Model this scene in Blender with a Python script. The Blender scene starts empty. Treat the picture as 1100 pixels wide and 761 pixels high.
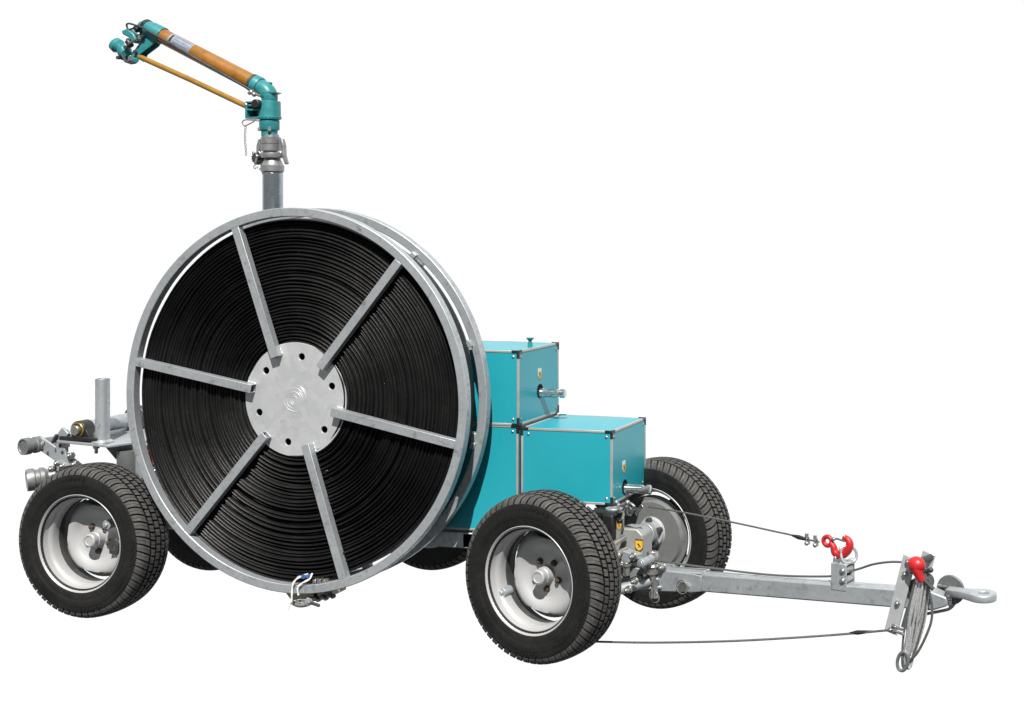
import bpy, bmesh, math, random
from mathutils import Vector, Matrix, noise
random.seed(7)
PI = math.pi
sc = bpy.context.scene
col = sc.collection

# ------------------------------------------------------------------ materials
def new_mat(name):
    m = bpy.data.materials.new(name); m.use_nodes = True
    nt = m.node_tree
    return m, nt, nt.nodes['Principled BSDF']

def coords(nt, scale=None):
    tc = nt.nodes.new('ShaderNodeTexCoord')
    return tc.outputs['Object']

def mixcol(nt, fac, a, b):
    n = nt.nodes.new('ShaderNodeMix'); n.data_type = 'RGBA'
    nt.links.new(fac, n.inputs['Factor'])
    for k, v in (('A', a), ('B', b)):
        s = [i for i in n.inputs if i.name == k and i.type == 'RGBA'][0]
        if isinstance(v, tuple): s.default_value = (*v, 1)
        else: nt.links.new(v, s)
    return [o for o in n.outputs if o.type == 'RGBA'][0]

def noise_fac(nt, co, scale, detail=3, lo=.35, hi=.65, rough=.55):
    n = nt.nodes.new('ShaderNodeTexNoise'); n.inputs['Scale'].default_value = scale
    n.inputs['Detail'].default_value = detail; n.inputs['Roughness'].default_value = rough
    nt.links.new(co, n.inputs['Vector'])
    r = nt.nodes.new('ShaderNodeMapRange'); r.inputs['From Min'].default_value = lo; r.inputs['From Max'].default_value = hi
    nt.links.new(n.outputs['Fac'], r.inputs['Value'])
    return r.outputs['Result']

def bump(nt, p, h, strength=.2, dist=.002):
    b = nt.nodes.new('ShaderNodeBump'); b.inputs['Strength'].default_value = strength; b.inputs['Distance'].default_value = dist
    nt.links.new(h, b.inputs['Height']); nt.links.new(b.outputs['Normal'], p.inputs['Normal'])

def rough_range(nt, p, fac, lo, hi):
    r = nt.nodes.new('ShaderNodeMapRange'); r.inputs['To Min'].default_value = lo; r.inputs['To Max'].default_value = hi
    nt.links.new(fac, r.inputs['Value']); nt.links.new(r.outputs['Result'], p.inputs['Roughness'])

def galv_mat(name, a, b, metal=.55, scale=70, rlo=.38, rhi=.6, dull=(.58, .75)):
    m, nt, p = new_mat(name); co = coords(nt)
    v = nt.nodes.new('ShaderNodeTexVoronoi'); v.inputs['Scale'].default_value = scale
    nt.links.new(co, v.inputs['Vector'])
    sep = nt.nodes.new('ShaderNodeSeparateColor'); nt.links.new(v.outputs['Color'], sep.inputs['Color'])
    big = noise_fac(nt, co, 5, 4, .3, .7)
    ad = nt.nodes.new('ShaderNodeMath'); ad.operation = 'MULTIPLY_ADD'
    nt.links.new(sep.outputs[0], ad.inputs[0]); ad.inputs[1].default_value = .45
    h = nt.nodes.new('ShaderNodeMath'); h.operation = 'MULTIPLY'; nt.links.new(big, h.inputs[0]); h.inputs[1].default_value = .55
    nt.links.new(h.outputs[0], ad.inputs[2])
    c = mixcol(nt, ad.outputs[0], a, b)
    streak = noise_fac(nt, co, 28, 5, *dull)
    c = mixcol(nt, streak, c, tuple(x*.72 for x in a))
    nt.links.new(c, p.inputs['Base Color'])
    p.inputs['Metallic'].default_value = metal
    rough_range(nt, p, ad.outputs[0], rhi, rlo)
    bump(nt, p, noise_fac(nt, co, 120, 3), .12, .001)
    return m

def paint_mat(name, c, rough=.35, var=.12, coat=0., metal=0., scale=7, bmp=.0, dirt=None, dirt_amt=(.6, .8), spec=.5):
    m, nt, p = new_mat(name); co = coords(nt)
    f = noise_fac(nt, co, scale, 5, .3, .7)
    cc = mixcol(nt, f, tuple(x*(1-var) for x in c), tuple(min(1, x*(1+var)) for x in c))
    if dirt:
        d = noise_fac(nt, co, scale*2.3, 6, dirt_amt[0], dirt_amt[1], .65)
        cc = mixcol(nt, d, cc, dirt)
    nt.links.new(cc, p.inputs['Base Color'])
    p.inputs['Metallic'].default_value = metal; p.inputs['Coat Weight'].default_value = coat
    p.inputs['Specular IOR Level'].default_value = spec
    rough_range(nt, p, f, rough*.85, min(1, rough*1.2))
    if bmp: bump(nt, p, noise_fac(nt, co, scale*20, 4), bmp, .001)
    return m

M = {}
M['galv'] = galv_mat('galvanised_steel', (.31, .338, .36), (.49, .518, .54), rlo=.34, rhi=.56)
M['plate'] = galv_mat('galvanised_plate', (.41, .43, .445), (.57, .585, .595), .40, 40, .36, .52, (.66, .92))
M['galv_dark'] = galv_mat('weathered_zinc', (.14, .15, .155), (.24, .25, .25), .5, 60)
M['pipe'] = galv_mat('galvanised_pipe', (.27, .30, .33), (.42, .46, .50), .9, 60, .20, .30)
M['teal'] = paint_mat('teal_panel', (.016, .282, .345), .34, .05, .05, scale=3, spec=.35)
def wavy(m, scale, strength, dist):
    nt = m.node_tree; bump(nt, nt.nodes['Principled BSDF'], noise_fac(nt, coords(nt), scale, 2, 0, 1), strength, dist)
wavy(M['teal'], 6, .10, .01)
M['teal_cast'] = paint_mat('teal_cast_paint', (.020, .195, .212), .42, .20, .05, scale=30, bmp=.12, dirt=(.035, .095, .10), dirt_amt=(.58, .80))
M['teal_dark'] = paint_mat('teal_cast_dark', (.010, .09, .10), .45, .2, scale=30)
M['ochre'] = paint_mat('ochre_fibreglass', (.255, .108, .014), .42, .18, scale=22, dirt=(.17, .066, .010))
M['ochre_rod'] = paint_mat('ochre_rod', (.27, .140, .017), .4, .15, scale=30)
M['silver'] = paint_mat('silver_wheel_paint', (.37, .375, .38), .42, .05, .05, metal=.12, scale=9, dirt=(.27, .255, .235), dirt_amt=(.66, .9))
M['alu'] = paint_mat('aluminium_trim', (.40, .40, .39), .42, .08, metal=.4, scale=20)
M['alu_cast'] = paint_mat('cast_aluminium', (.26, .265, .27), .40, .18, metal=.6, scale=30, bmp=.15)
M['chrome'] = paint_mat('polished_steel', (.62, .62, .62), .14, .06, metal=.95, scale=30)
M['zinc'] = paint_mat('zinc_plated_bolt', (.42, .42, .40), .3, .15, metal=.85, scale=60)
M['steel_dark'] = paint_mat('dark_steel', (.06, .062, .066), .45, .25, metal=.4, scale=25)
M['black'] = paint_mat('black_plastic', (.012, .012, .013), .45, .2, scale=25)
M['void'] = paint_mat('dark_bore', (.004, .004, .004), .8, .1, spec=.1)
M['red'] = paint_mat('red_enamel', (.42, .012, .014), .42, .22, .1, scale=40, dirt=(.16, .02, .02), dirt_amt=(.62, .78))
M['white'] = paint_mat('white_webbing', (.62, .62, .60), .8, .06, scale=60)
M['blue'] = paint_mat('blue_webbing', (.03, .09, .28), .7, .2, scale=60)
M['yellow'] = paint_mat('yellow_sticker', (.60, .34, .02), .5, .06, scale=40)
M['sticker'] = paint_mat('silver_sticker', (.25, .275, .31), .35, .14, metal=.2, scale=60)
M['rust'] = paint_mat('rusty_bolt', (.085, .065, .05), .6, .35, metal=.4, scale=90)
M['beige'] = paint_mat('beige_coupling', (.42, .39, .29), .55, .2, scale=40, dirt=(.16, .14, .10))
M['cable'] = paint_mat('steel_wire_rope', (.16, .16, .155), .4, .3, metal=.6, scale=200)
M['wire'] = paint_mat('bright_wire_rope', (.66, .67, .68), .30, .25, metal=.7, scale=160)
M['barrel_shade'] = paint_mat('painted_barrel_shade', (.045, .046, .046), .7, .3, scale=20)  # dark colour standing in for shade inside the wheel barrel
M['drum'] = paint_mat('brake_drum_grey', (.135, .137, .137), .62, .15, scale=14, dirt=(.07, .068, .064), spec=.3)
M['greypaint'] = paint_mat('grey_primer', (.27, .275, .27), .5, .1, .0, metal=.2, scale=18)
M['brass'] = paint_mat('brass', (.35, .25, .09), .35, .2, metal=.8, scale=50)

def rubber_mat():
    m, nt, p = new_mat('tyre_rubber'); co = coords(nt)
    f = noise_fac(nt, co, 9, 6, .35, .7, .6)
    f2 = noise_fac(nt, co, 60, 5, .5, .8, .7)
    c = mixcol(nt, f, (.0038, .0038, .0038), (.0085, .0084, .0083))
    c = mixcol(nt, f2, c, (.017, .0165, .0155))
    nt.links.new(c, p.inputs['Base Color'])
    rough_range(nt, p, f, .55, .75)
    p.inputs['Specular IOR Level'].default_value = .35
    bump(nt, p, noise_fac(nt, co, 260, 4), .18, .001)
    return m
def tread_mat():
    m, nt, p = new_mat('tyre_tread_rubber'); co = coords(nt)
    f = noise_fac(nt, co, 14, 6, .3, .7, .65)
    f2 = noise_fac(nt, co, 45, 6, .52, .72, .7)
    c = mixcol(nt, f, (.044, .0435, .043), (.082, .081, .079))
    c = mixcol(nt, f2, c, (.13, .125, .11))
    nt.links.new(c, p.inputs['Base Color'])
    p.inputs['Roughness'].default_value = .75
    p.inputs['Specular IOR Level'].default_value = .3
    bump(nt, p, noise_fac(nt, co, 220, 4), .3, .001)
    return m
def hose_mat():
    m, nt, p = new_mat('black_hose'); co = coords(nt)
    f = noise_fac(nt, co, 6, 6, .3, .7, .6)
    c = mixcol(nt, f, (.0050, .0052, .0054), (.0100, .0102, .0104))
    d = noise_fac(nt, co, 26, 6, .56, .8, .7)
    c = mixcol(nt, d, c, (.018, .0175, .0165))
    nt.links.new(c, p.inputs['Base Color'])
    rough_range(nt, p, f, .34, .5)
    p.inputs['Specular IOR Level'].default_value = .3
    bump(nt, p, noise_fac(nt, co, 90, 4), .15, .002)
    return m
M['rubber'] = rubber_mat(); M['tread'] = tread_mat(); M['hose'] = hose_mat()

# ------------------------------------------------------------------ mesh helpers
def basis(d):
    d = Vector(d).normalized()
    up = Vector((0, 0, 1)) if abs(d.z) < .95 else Vector((1, 0, 0))
    a = d.cross(up).normalized(); b = a.cross(d).normalized()
    return a, b, d

class MB:
    def __init__(s): s.bm = bmesh.new()
    def faces(s, vs, fs):
        v = [s.bm.verts.new(p) for p in vs]
        for f in fs:
            try: s.bm.faces.new([v[i] for i in f])
            except ValueError: pass
        return s
    def box(s, c, size, rz=0, R=None):
        x, y, z = (k/2 for k in size)
        R = R or Matrix.Rotation(rz, 3, 'Z')
        vs = [Vector(c)+R@Vector((i*x, j*y, k*z)) for i in (-1, 1) for j in (-1, 1) for k in (-1, 1)]
        return s.faces(vs, [(0, 1, 3, 2), (4, 6, 7, 5), (0, 4, 5, 1), (2, 3, 7, 6), (0, 2, 6, 4), (1, 5, 7, 3)])
    def bar(s, p, q, w, h, up=(0, 0, 1)):
        p, q = Vector(p), Vector(q); d = (q-p).normalized(); up = Vector(up)
        a = d.cross(up).normalized(); b = a.cross(d).normalized()
        vs = [e+a*i*w/2+b*j*h/2 for e in (p, q) for i, j in ((-1, -1), (1, -1), (1, 1), (-1, 1))]
        return s.faces(vs, [(3, 2, 1, 0), (4, 5, 6, 7)]+[(i, (i+1) % 4, 4+(i+1) % 4, 4+i) for i in range(4)])
    def lathe(s, prof, o=(0, 0, 0), d=(0, 0, 1), n=32, closed=False, mod=None):
        a, b, d = basis(d); o = Vector(o); rows = []
        for t, r in prof:
            if r < 1e-6 and mod is None:
                rows.append([s.bm.verts.new(o+d*t)])
            else:
                row = []
                for i in range(n):
                    th = 2*PI*i/n; rr, tt = (mod(th, r, t) if mod else (r, t))
                    row.append(s.bm.verts.new(o+d*tt+(a*math.cos(th)+b*math.sin(th))*rr))
                rows.append(row)
        pairs = list(zip(rows, rows[1:])) + ([(rows[-1], rows[0])] if closed else [])
        for r0, r1 in pairs:
            for i in range(n):
                j = (i+1) % n
                if len(r0) == 1 and len(r1) == 1: continue
                if len(r0) == 1: f = [r0[0], r1[i], r1[j]]
                elif len(r1) == 1: f = [r0[i], r1[0], r0[j]]
                else: f = [r0[i], r1[i], r1[j], r0[j]]
                s.bm.faces.new(f)
        return s
    def cyl(s, p, q, r, n=24, r2=None, hollow=0):
        p, q = Vector(p), Vector(q); L = (q-p).length; r2 = r if r2 is None else r2
        if hollow: return s.lathe([(0, hollow), (0, r), (L, r2), (L, hollow)], p, q-p, n, closed=True)
        return s.lathe([(0, 0), (0, r), (L, r2), (L, 0)], p, q-p, n)
    def hexa(s, p, q, r): return s.cyl(p, q, r, 6)
    def sphere(s, c, r, n=20, sz=(1, 1, 1)):
        bmesh.ops.create_uvsphere(s.bm, u_segments=n, v_segments=max(6, n//2), radius=r,
                                  matrix=Matrix.Translation(c) @ Matrix.Diagonal((*sz, 1)))
        return s
    def path(s, pts, r, n=8, closed=False, rads=None):
        pts = [Vector(p) for p in pts]; N = len(pts); rows = []; ref = None
        for i, p in enumerate(pts):
            t = (pts[(i+1) % N]-pts[i-1]) if closed else (pts[min(i+1, N-1)]-pts[max(i-1, 0)])
            t.normalize()
            if ref is None: ref = basis(t)[0]
            a = (ref-t*ref.dot(t))
            a = a.normalized() if a.length > 1e-6 else basis(t)[0]
            ref = a; b = t.cross(a); rr = rads[i] if rads else r
            rows.append([s.bm.verts.new(p+(a*math.cos(2*PI*k/n)+b*math.sin(2*PI*k/n))*rr) for k in range(n)])
        for i in range(N if closed else N-1):
            r0, r1 = rows[i], rows[(i+1) % N]
            for k in range(n): s.bm.faces.new([r0[k], r0[(k+1) % n], r1[(k+1) % n], r1[k]])
        if not closed:
            s.bm.faces.new(rows[0][::-1]); s.bm.faces.new(rows[-1])
        return s
    def torus(s, c, d, R, r, n=32, k=10, a0=0, a1=2*PI):
        a, b, d = basis(d); c = Vector(c); full = abs(a1-a0-2*PI) < 1e-6
        m = n if full else n+1
        return s.path([c+(a*math.cos(a0+(a1-a0)*i/n)+b*math.sin(a0+(a1-a0)*i/n))*R for i in range(m)], r, k, closed=full)
    def prism(s, pts, off):
        pts = [Vector(p) for p in pts]; off = Vector(off); n = len(pts)
        return s.faces(pts+[p+off for p in pts], [tuple(range(n))[::-1], tuple(range(n, 2*n))]+[(i, (i+1) % n, n+(i+1) % n, n+i) for i in range(n)])
    def build(s, name, mat, parent=None, bevel=0, sharp=38, seg=2, mats=None):
        bmesh.ops.recalc_face_normals(s.bm, faces=s.bm.faces[:])
        for f in s.bm.faces: f.smooth = True
        for e in s.bm.edges:
            if len(e.link_faces) == 2 and e.calc_face_angle(0) > math.radians(sharp): e.smooth = False
        me = bpy.data.meshes.new(name); s.bm.to_mesh(me); s.bm.free()
        for mm in (mats or [mat]): me.materials.append(M[mm])
        return link(name, me, parent, bevel, seg)

def link(name, me, parent=None, bevel=0, seg=2):
    o = bpy.data.objects.new(name, me); col.objects.link(o)
    if parent: o.parent = parent
    if bevel:
        b = o.modifiers.new('Bevel', 'BEVEL'); b.width = bevel; b.segments = seg; b.limit_method = 'ANGLE'
        b.angle_limit = math.radians(40); b.harden_normals = False
    return o

def empty(name, parent=None, loc=(0, 0, 0), rz=0, label=None, cat=None, group=None):
    o = bpy.data.objects.new(name, None); col.objects.link(o)
    o.empty_display_size = .1; o.location = loc; o.rotation_euler = (0, 0, rz)
    if parent: o.parent = parent
    tag(o, label, cat, group)
    return o
def tag(o, label=None, cat=None, group=None):
    if label: o['label'] = label
    if cat: o['category'] = cat
    if group: o['group'] = group
    return o

def curve_plate(name, outline, holes, thick, to_world, mat, parent, bevel=.001):
    """flat plate with real holes: filled 2D curve, extruded, turned into a mesh"""
    cu = bpy.data.curves.new(name, 'CURVE'); cu.dimensions = '2D'; cu.fill_mode = 'BOTH'
    cu.extrude = thick/2; cu.bevel_depth = bevel; cu.bevel_resolution = 1
    for loop in [outline]+holes:
        sp = cu.splines.new('POLY'); sp.points.add(len(loop)-1); sp.use_cyclic_u = True
        for p, q in zip(sp.points, loop): p.co = (q[0], q[1], 0, 1)
    t = bpy.data.objects.new(name, cu); col.objects.link(t)
    dg = bpy.context.evaluated_depsgraph_get(); dg.update()
    me = bpy.data.meshes.new_from_object(t.evaluated_get(dg)); me.name = name
    bpy.data.objects.remove(t); me.transform(to_world); me.materials.clear(); me.materials.append(M[mat])
    return link(name, me, parent)
def ring2(cx, cy, r, n=40): return [(cx+r*math.cos(2*PI*i/n), cy+r*math.sin(2*PI*i/n)) for i in range(n)]
def bez(pts, n=10):
    """Catmull-Rom through points"""
    P = [Vector(p) for p in pts]; out = []
    for i in range(len(P)-1):
        p0, p1, p2, p3 = P[max(i-1, 0)], P[i], P[i+1], P[min(i+2, len(P)-1)]
        for k in range(n):
            t = k/n
            out.append(.5*((2*p1)+(p2-p0)*t+(2*p0-5*p1+4*p2-p3)*t*t+(3*p1-p0-3*p2+p3)*t**3))
    return out+[P[-1]]

# ================================================================== setting
# the photograph is a cut-out: nothing but plain white lies around the machine

# ================================================================== trailer
T = empty('hose_reel_trailer', label='galvanised four wheeled irrigation hose reel trailer with teal boxes and a long drawbar', cat='trailer')

# ---------------- wheel master (outward = -Y, axle at origin)
def tyre_mesh():
    s = MB(); R = .320; NP = 60; us = (0, .375, .385, .415, .425, .765, .79, .975)
    d = .0100
    # (axial, radius, mask)  mask 0 smooth, 1 tread block, 2 groove floor ; row id for the phase
    P = [(.074, .190, 0, 0), (.084, .200, 0, 0), (.0885, .214, 0, 0), (.0915, .232, 0, 0), (.0905, .2325, 0, 0), (.0925, .236, 0, 0), (.0935, .252, 0, 0), (.0930, .262, 0, 0), (.0915, .2625, 0, 0), (.0918, .276, 0, 0), (.0905, .283, 0, 0)]
    P += [(.0895, .288, 3, 0), (.0870, .296, 1, 0), (.0820, .304, 1, 0), (.0755, .3105, 1, 0), (.066, .3145, 1, 0), (.0495, .3172, 1, 0)]
    P += [(.0487, .3075, 2, 0), (.0407, .3075, 2, 1)]
    P += [(.0399, .3178, 1, 1), (.030, .319, 1, 1), (.0198, .3196, 1, 1), (.0190, .309, 2, 1), (.0117, .309, 2, 2), (.0109, .3198, 1, 2), (0, .320, 1, 2)]
    P = P + [(-a, r, k, 4-w) for a, r, k, w in P[-2::-1]]
    ph = {0: 0, 1: .45, 2: .05, 3: .55, 4: .1}
    rows = []
    per = 2*PI/NP
    for a, r, k, w in P:
        row = []
        for i in range(NP):
            for u in us:
                off = per*(ph[w] + (a*9 if w in (1, 3) else (a*5 if w == 2 else (abs(a)-.0475)*16)))
                th = (i+u)*per + off
                gr, sp = u in us[6:], u in us[2:4]
                dr = (d if gr else (d*.7 if sp and w in (0, 4) else (d*.45 if sp else 0))) if k == 1 else (d*.5 if k == 3 and gr else 0)
                # push groove along the local inward normal (mostly radial, more axial low on the shoulder)
                w_ = min(1, max(0, (abs(a)-.066)/.03))
                aa = a - math.copysign(dr*w_*.8, a); rr = r-dr*(1-.5*w_)
                row.append(s.bm.verts.new((rr*math.cos(th), -aa, rr*math.sin(th))))
        rows.append(row)
    n = NP*len(us)
    for q, (r0, r1) in enumerate(zip(rows, rows[1:])):
        tr = P[q][2] in (1, 3) and P[q+1][2] in (1, 3)
        for i in range(n):
            j = (i+1) % n
            f = s.bm.faces.new([r0[i], r1[i], r1[j], r0[j]]); f.material_index = 1 if tr and i % len(us) in (0, 1, 3, 4, 5) else 0
    # raised lettering ribs low on both sidewalls
    rnd = random.Random(3)
    for c0, cnt in ((1.95, 9), (-1.15, 7), (.1, 8)):
        for i in range(cnt):
            th = c0-i*.058
            for j in range(rnd.choice((1, 2, 2))):
                t2 = th-j*.024; e = Vector((math.cos(t2), 0, math.sin(t2))); tt = Vector((-math.sin(t2), 0, math.cos(t2)))
                r0, r1 = .264+rnd.choice((0, 0, .005)), .278-rnd.choice((0, 0, .005))
                vs = [e*r+tt*w+Vector((0, y, 0)) for y in (-.0905, -.0946) for r in (r0, r1) for w in (-.003, .003)]
                s.faces(vs, [(0, 1, 3, 2), (4, 6, 7, 5), (0, 4, 5, 1), (2, 3, 7, 6), (0, 2, 6, 4), (1, 5, 7, 3)])
    return s
def make_wheel():
    w = empty('wheel', T)
    tyre_mesh().build('tyre', None, w, sharp=30, mats=['rubber', 'tread'])
    s = MB()
    s.lathe([(.078, .2065), (.085, .2065), (.0875, .2035), (.0845, .1995), (.076, .1935), (.070, .1915), (.050, .1895), (.045, .1865), (.040, .1800), (.030, .1768), (.012, .1764), (.0, .1762), (-.02, .1760), (-.030, .178), (-.05, .188), (-.075, .191), (-.0845, .1995), (-.0875, .2035), (-.085, .2065), (-.078, .2065),
             (-.074, .197), (-.05, .192), (-.032, .182), (-.02, .1795), (.030, .1800), (.040, .184), (.046, .192), (.074, .197)], (0, 0, 0), (0, -1, 0), 72, closed=True)
    rim = s.build('rim', None, w, sharp=60, mats=['silver', 'barrel_shade'])
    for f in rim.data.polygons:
        if f.center.y > .004 and math.hypot(f.center.x, f.center.z) < .1925: f.material_index = 1  # inner half of the barrel has its shade painted in as colour
    # pressed disc with four flattened edges that leave the vent slots
    chords = [math.radians(x) for x in (97, 187, 277, 7)]
    def mod(th, r, t):
        k = min(abs((th-c+PI) % (2*PI)-PI) for c in chords)
        lim = .1400/max(.3, math.cos(min(k, .8))) if k < .52 else 9
        if r > lim:
            return lim, t-.4*(r-lim)
        return r, t
    s = MB()
    P_ = [(-.012, .026), (-.012, .080), (-.010, .090), (.000, .106), (.008, .118), (.012, .130), (.011, .142), (.005, .153), (-.004, .163), (-.012, .170), (-.018, .1762), (-.022, .1762), (-.016, .168), (-.008, .160), (.001, .150), (.007, .141), (.008, .131), (.004, .119), (-.004, .107), (-.014, .092), (-.016, .08), (-.016, .026)]
    s.lathe([(t-.020, r) for t, r in P_], (0, 0, 0), (0, -1, 0), 96, closed=True, mod=mod)
    s.build('wheel_disc', 'silver', w, sharp=50)
    s = MB(); s.lathe([(t-.018, r) for t, r in [(-.03, 0), (-.03, .034), (-.010, .034), (-.006, .032), (.018, .0315), (.021, .0285), (.044, .0285), (.0465, .026), (.048, .020), (.045, .018), (.045, 0)]], (0, 0, 0), (0, -1, 0), 32)
    s.build('hub_cap', 'silver', w, sharp=40)
    s = MB(); s.lathe([(-.045, 0), (-.045, .165), (-.048, .1690), (-.056, .1690), (-.058, .150), (-.069, .140), (-.069, 0)], (0, 0, 0), (0, -1, 0), 48); s.build('brake_drum', 'drum', w, sharp=40)
    for i in range(5):
        th = math.radians(54+72*i); c = Vector((.056*math.cos(th), .020, .056*math.sin(th)))
        s = MB(); s.cyl(c+Vector((0, .013, 0)), c+Vector((0, .009, 0)), .0135, 16); s.hexa(c+Vector((0, .010, 0)), c+Vector((0, -.003, 0)), .0105)
        s.sphere(c+Vector((0, -.003, 0)), .006, 8)
        s.build('wheel_nut', 'rust', w, .0008)
    return w
def copy_tree(o, parent=None):
    c = o.copy(); col.objects.link(c); c.parent = parent
    for ch in list(o.children): copy_tree(ch, c)
    return c
W0 = make_wheel(); RR = .32
STEER = -.24; FN = Vector((2.0825, -.081, 0))
fdir = Vector((math.cos(STEER), math.sin(STEER), 0)); fl = Vector((-math.sin(STEER), math.cos(STEER), 0))
FF = FN+fl*.829
def spin(w, a):
    """turn a wheel about its own axle"""
    w.rotation_mode = 'XYZ'
    return w
W0.location = (0, 0, RR); wheels = [W0]
for loc, rz, tw in (((.0, .80, RR), PI, .6), ((FN.x, FN.y, RR), STEER, .25), ((FF.x, FF.y, RR), STEER+PI, 1.1), ((1.016, 1.066, RR), PI, 1.9)):
    w = copy_tree(W0, T)
    w.matrix_local = Matrix.Translation(loc) @ Matrix.Rotation(rz, 4, 'Z')
    wheels.append(w)
    # each tyre sits turned differently on its rim
    for ch in w.children:
        if ch.name.startswith('tyre'): ch.rotation_euler = (0, tw, 0)

# locking pin and its holed plate on the two near wheels
for w, c1, c2 in ((wheels[0], Vector((0.082, -0.005, 0.390))-Vector((0, 0, RR)), Vector((0.101, 0.000, 0.296))-Vector((0, 0, RR))), (wheels[2], Vector((-0.165, -0.020, 0.243))-Vector((0, 0, RR)), Vector((-0.183, -0.025, 0.227))-Vector((0, 0, RR)))):
    s = MB(); s.cyl(c1+Vector((0, .03, 0)), c1-Vector((0, .018, 0)), .020, 20); s.cyl(c1-Vector((0, .018, 0)), c1-Vector((0, .026, 0)), .009, 14); s.build('locking_pin', 'galv', w, .002)
    pl = curve_plate('pin_plate', [(-.020, -.030), (.012, -.034), (.022, -.012), (.018, .024), (-.010, .034), (-.022, .010)], [ring2(.002, -.008, .009, 16)], .006, Matrix.Translation(c2) @ Matrix(((1, 0, 0, 0), (0, 0, -1, 0), (0, 1, 0, 0), (0, 0, 0, 1))), 'steel_dark', w)

# ---------------- reel
RC = Vector((.957, 0, .94))
reel = MB(); reel.lathe([(.022, .205), (.022, .212), (.15, .212), (.15, 0), (.143, 0), (.143, .205)], RC, (0, 1, 0), 64); reel.cyl(RC+Vector((0, .15, 0)), RC+Vector((0, .45, 0)), .05, 24)
reel = reel.build('reel', 'steel_dark', T)
def ring_rim(y0, y1, ro, ri):
    s = MB(); s.lathe([(0, ri), (0, ro), (y1-y0, ro), (y1-y0, ri)], RC+Vector((0, y0, 0)), (0, 1, 0), 160, closed=True)
    return s.build('rim_ring', 'galv', reel, .003)
ring_rim(-.020, .020, .780, .744)
ring_rim(.153, .193, .780, .744)
SP = [113.5, 46.0, -12.3, -69.8, -130.0, 167.5]
SPo = [110.3, 49.5, -11.6, -71.5, -131.0, 169.4]
for a, b in zip(SP, SPo):
    def at(an, r, y): return RC+Vector((r*math.cos(math.radians(an)), y, r*math.sin(math.radians(an))))
    for y0, h in ((-.0035, .033), (.170, .030)):
        p, q = at(a, .188 if y0 < .1 else .10, y0), at(b, .7445, y0)
        s = MB(); d = (q-p).normalized(); nn = Vector((0, 1, 0)); sd = d.cross(nn).normalized(); wd = .0175; th = h/2
        # open square tube: outer and inner skins joined at both ends
        rings = []
        for e, ins in ((p, 0), (q, 0), (q, .003), (p, .003)):
            rings.append([s.bm.verts.new(e+sd*i*(wd-ins)+nn*j*(th-ins)) for i, j in ((-1, -1), (1, -1), (1, 1), (-1, 1))])
        for r0, r1 in zip(rings, rings[1:]+rings[:1]):
            for k in range(4): s.bm.faces.new([r0[k], r0[(k+1) % 4], r1[(k+1) % 4], r1[k]])
        s.build('spoke', 'galv', reel, .0015)
# weld beads and hub plate
holes = [ring2(.177*math.cos(math.radians(a)), .177*math.sin(math.radians(a)), .0155, 24) for a in (80.5, 19.5, -41.5, -101, -161, 140)]
XZ = Matrix(((1, 0, 0, RC.x), (0, 0, -1, .0185), (0, 1, 0, RC.z), (0, 0, 0, 1)))
hub = curve_plate('hub_plate', ring2(0, 0, .2315, 96), holes, .006, XZ, 'plate', reel)
s = MB(); rnd = random.Random(5)
for R0, a0, a1 in ((.050, -2.6, -.9), (.053, -.4, 1.3), (.044, 0.1, 2.4), (.037, -.8, 1.2), (.037, 2.0, 4.6), (.029, -.2, 3.0), (.021, 1, 5.5), (.012, 0, 4.8), (.049, 2.6, 3.9), (.058, .3, 1.6)):
    n = 20; pts = []
    for i in range(n+1):
        a = a0+(a1-a0)*i/n; r = R0*(1+.03*math.sin(3*a+R0*90))
        pts.append((RC.x-.003+r*math.cos(a), .0152, RC.z+r*math.sin(a)))
    s.path(pts, .0022, 6, rads=[.0007+.0016*math.sin(PI*i/n) for i in range(n+1)])
s.build('emblem', 'plate', hub)
for a in SP:
    for sgn in (-1, 1):
        p, q = at(a, .190, 0), at(a, .226, 0); d = (q-p).normalized(); sd = Vector((-d.z, 0, d.x))*sgn*.0185
        pts = [p.lerp(q, i/8)+sd+Vector((0, .0145, 0)) for i in range(9)]
        s = MB(); s.path(pts, .004, 6, rads=[.003+.0018*((i*7) % 3)/2 for i in range(9)]); s.build('weld_bead', 'plate', hub)
# small tabs on the rear ring
for an in (52, 18, -14, 128, 160, 205, 242):
    c = at(an, .744, .15); d = (c-RC); d.y = 0; d.normalize()
    s = MB(); s.box(c, (.026, .02, .02), R=Matrix.Rotation(-math.radians(an-90), 3, 'Y')); s.build('ring_tab', 'galv', reel, .002)

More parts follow.
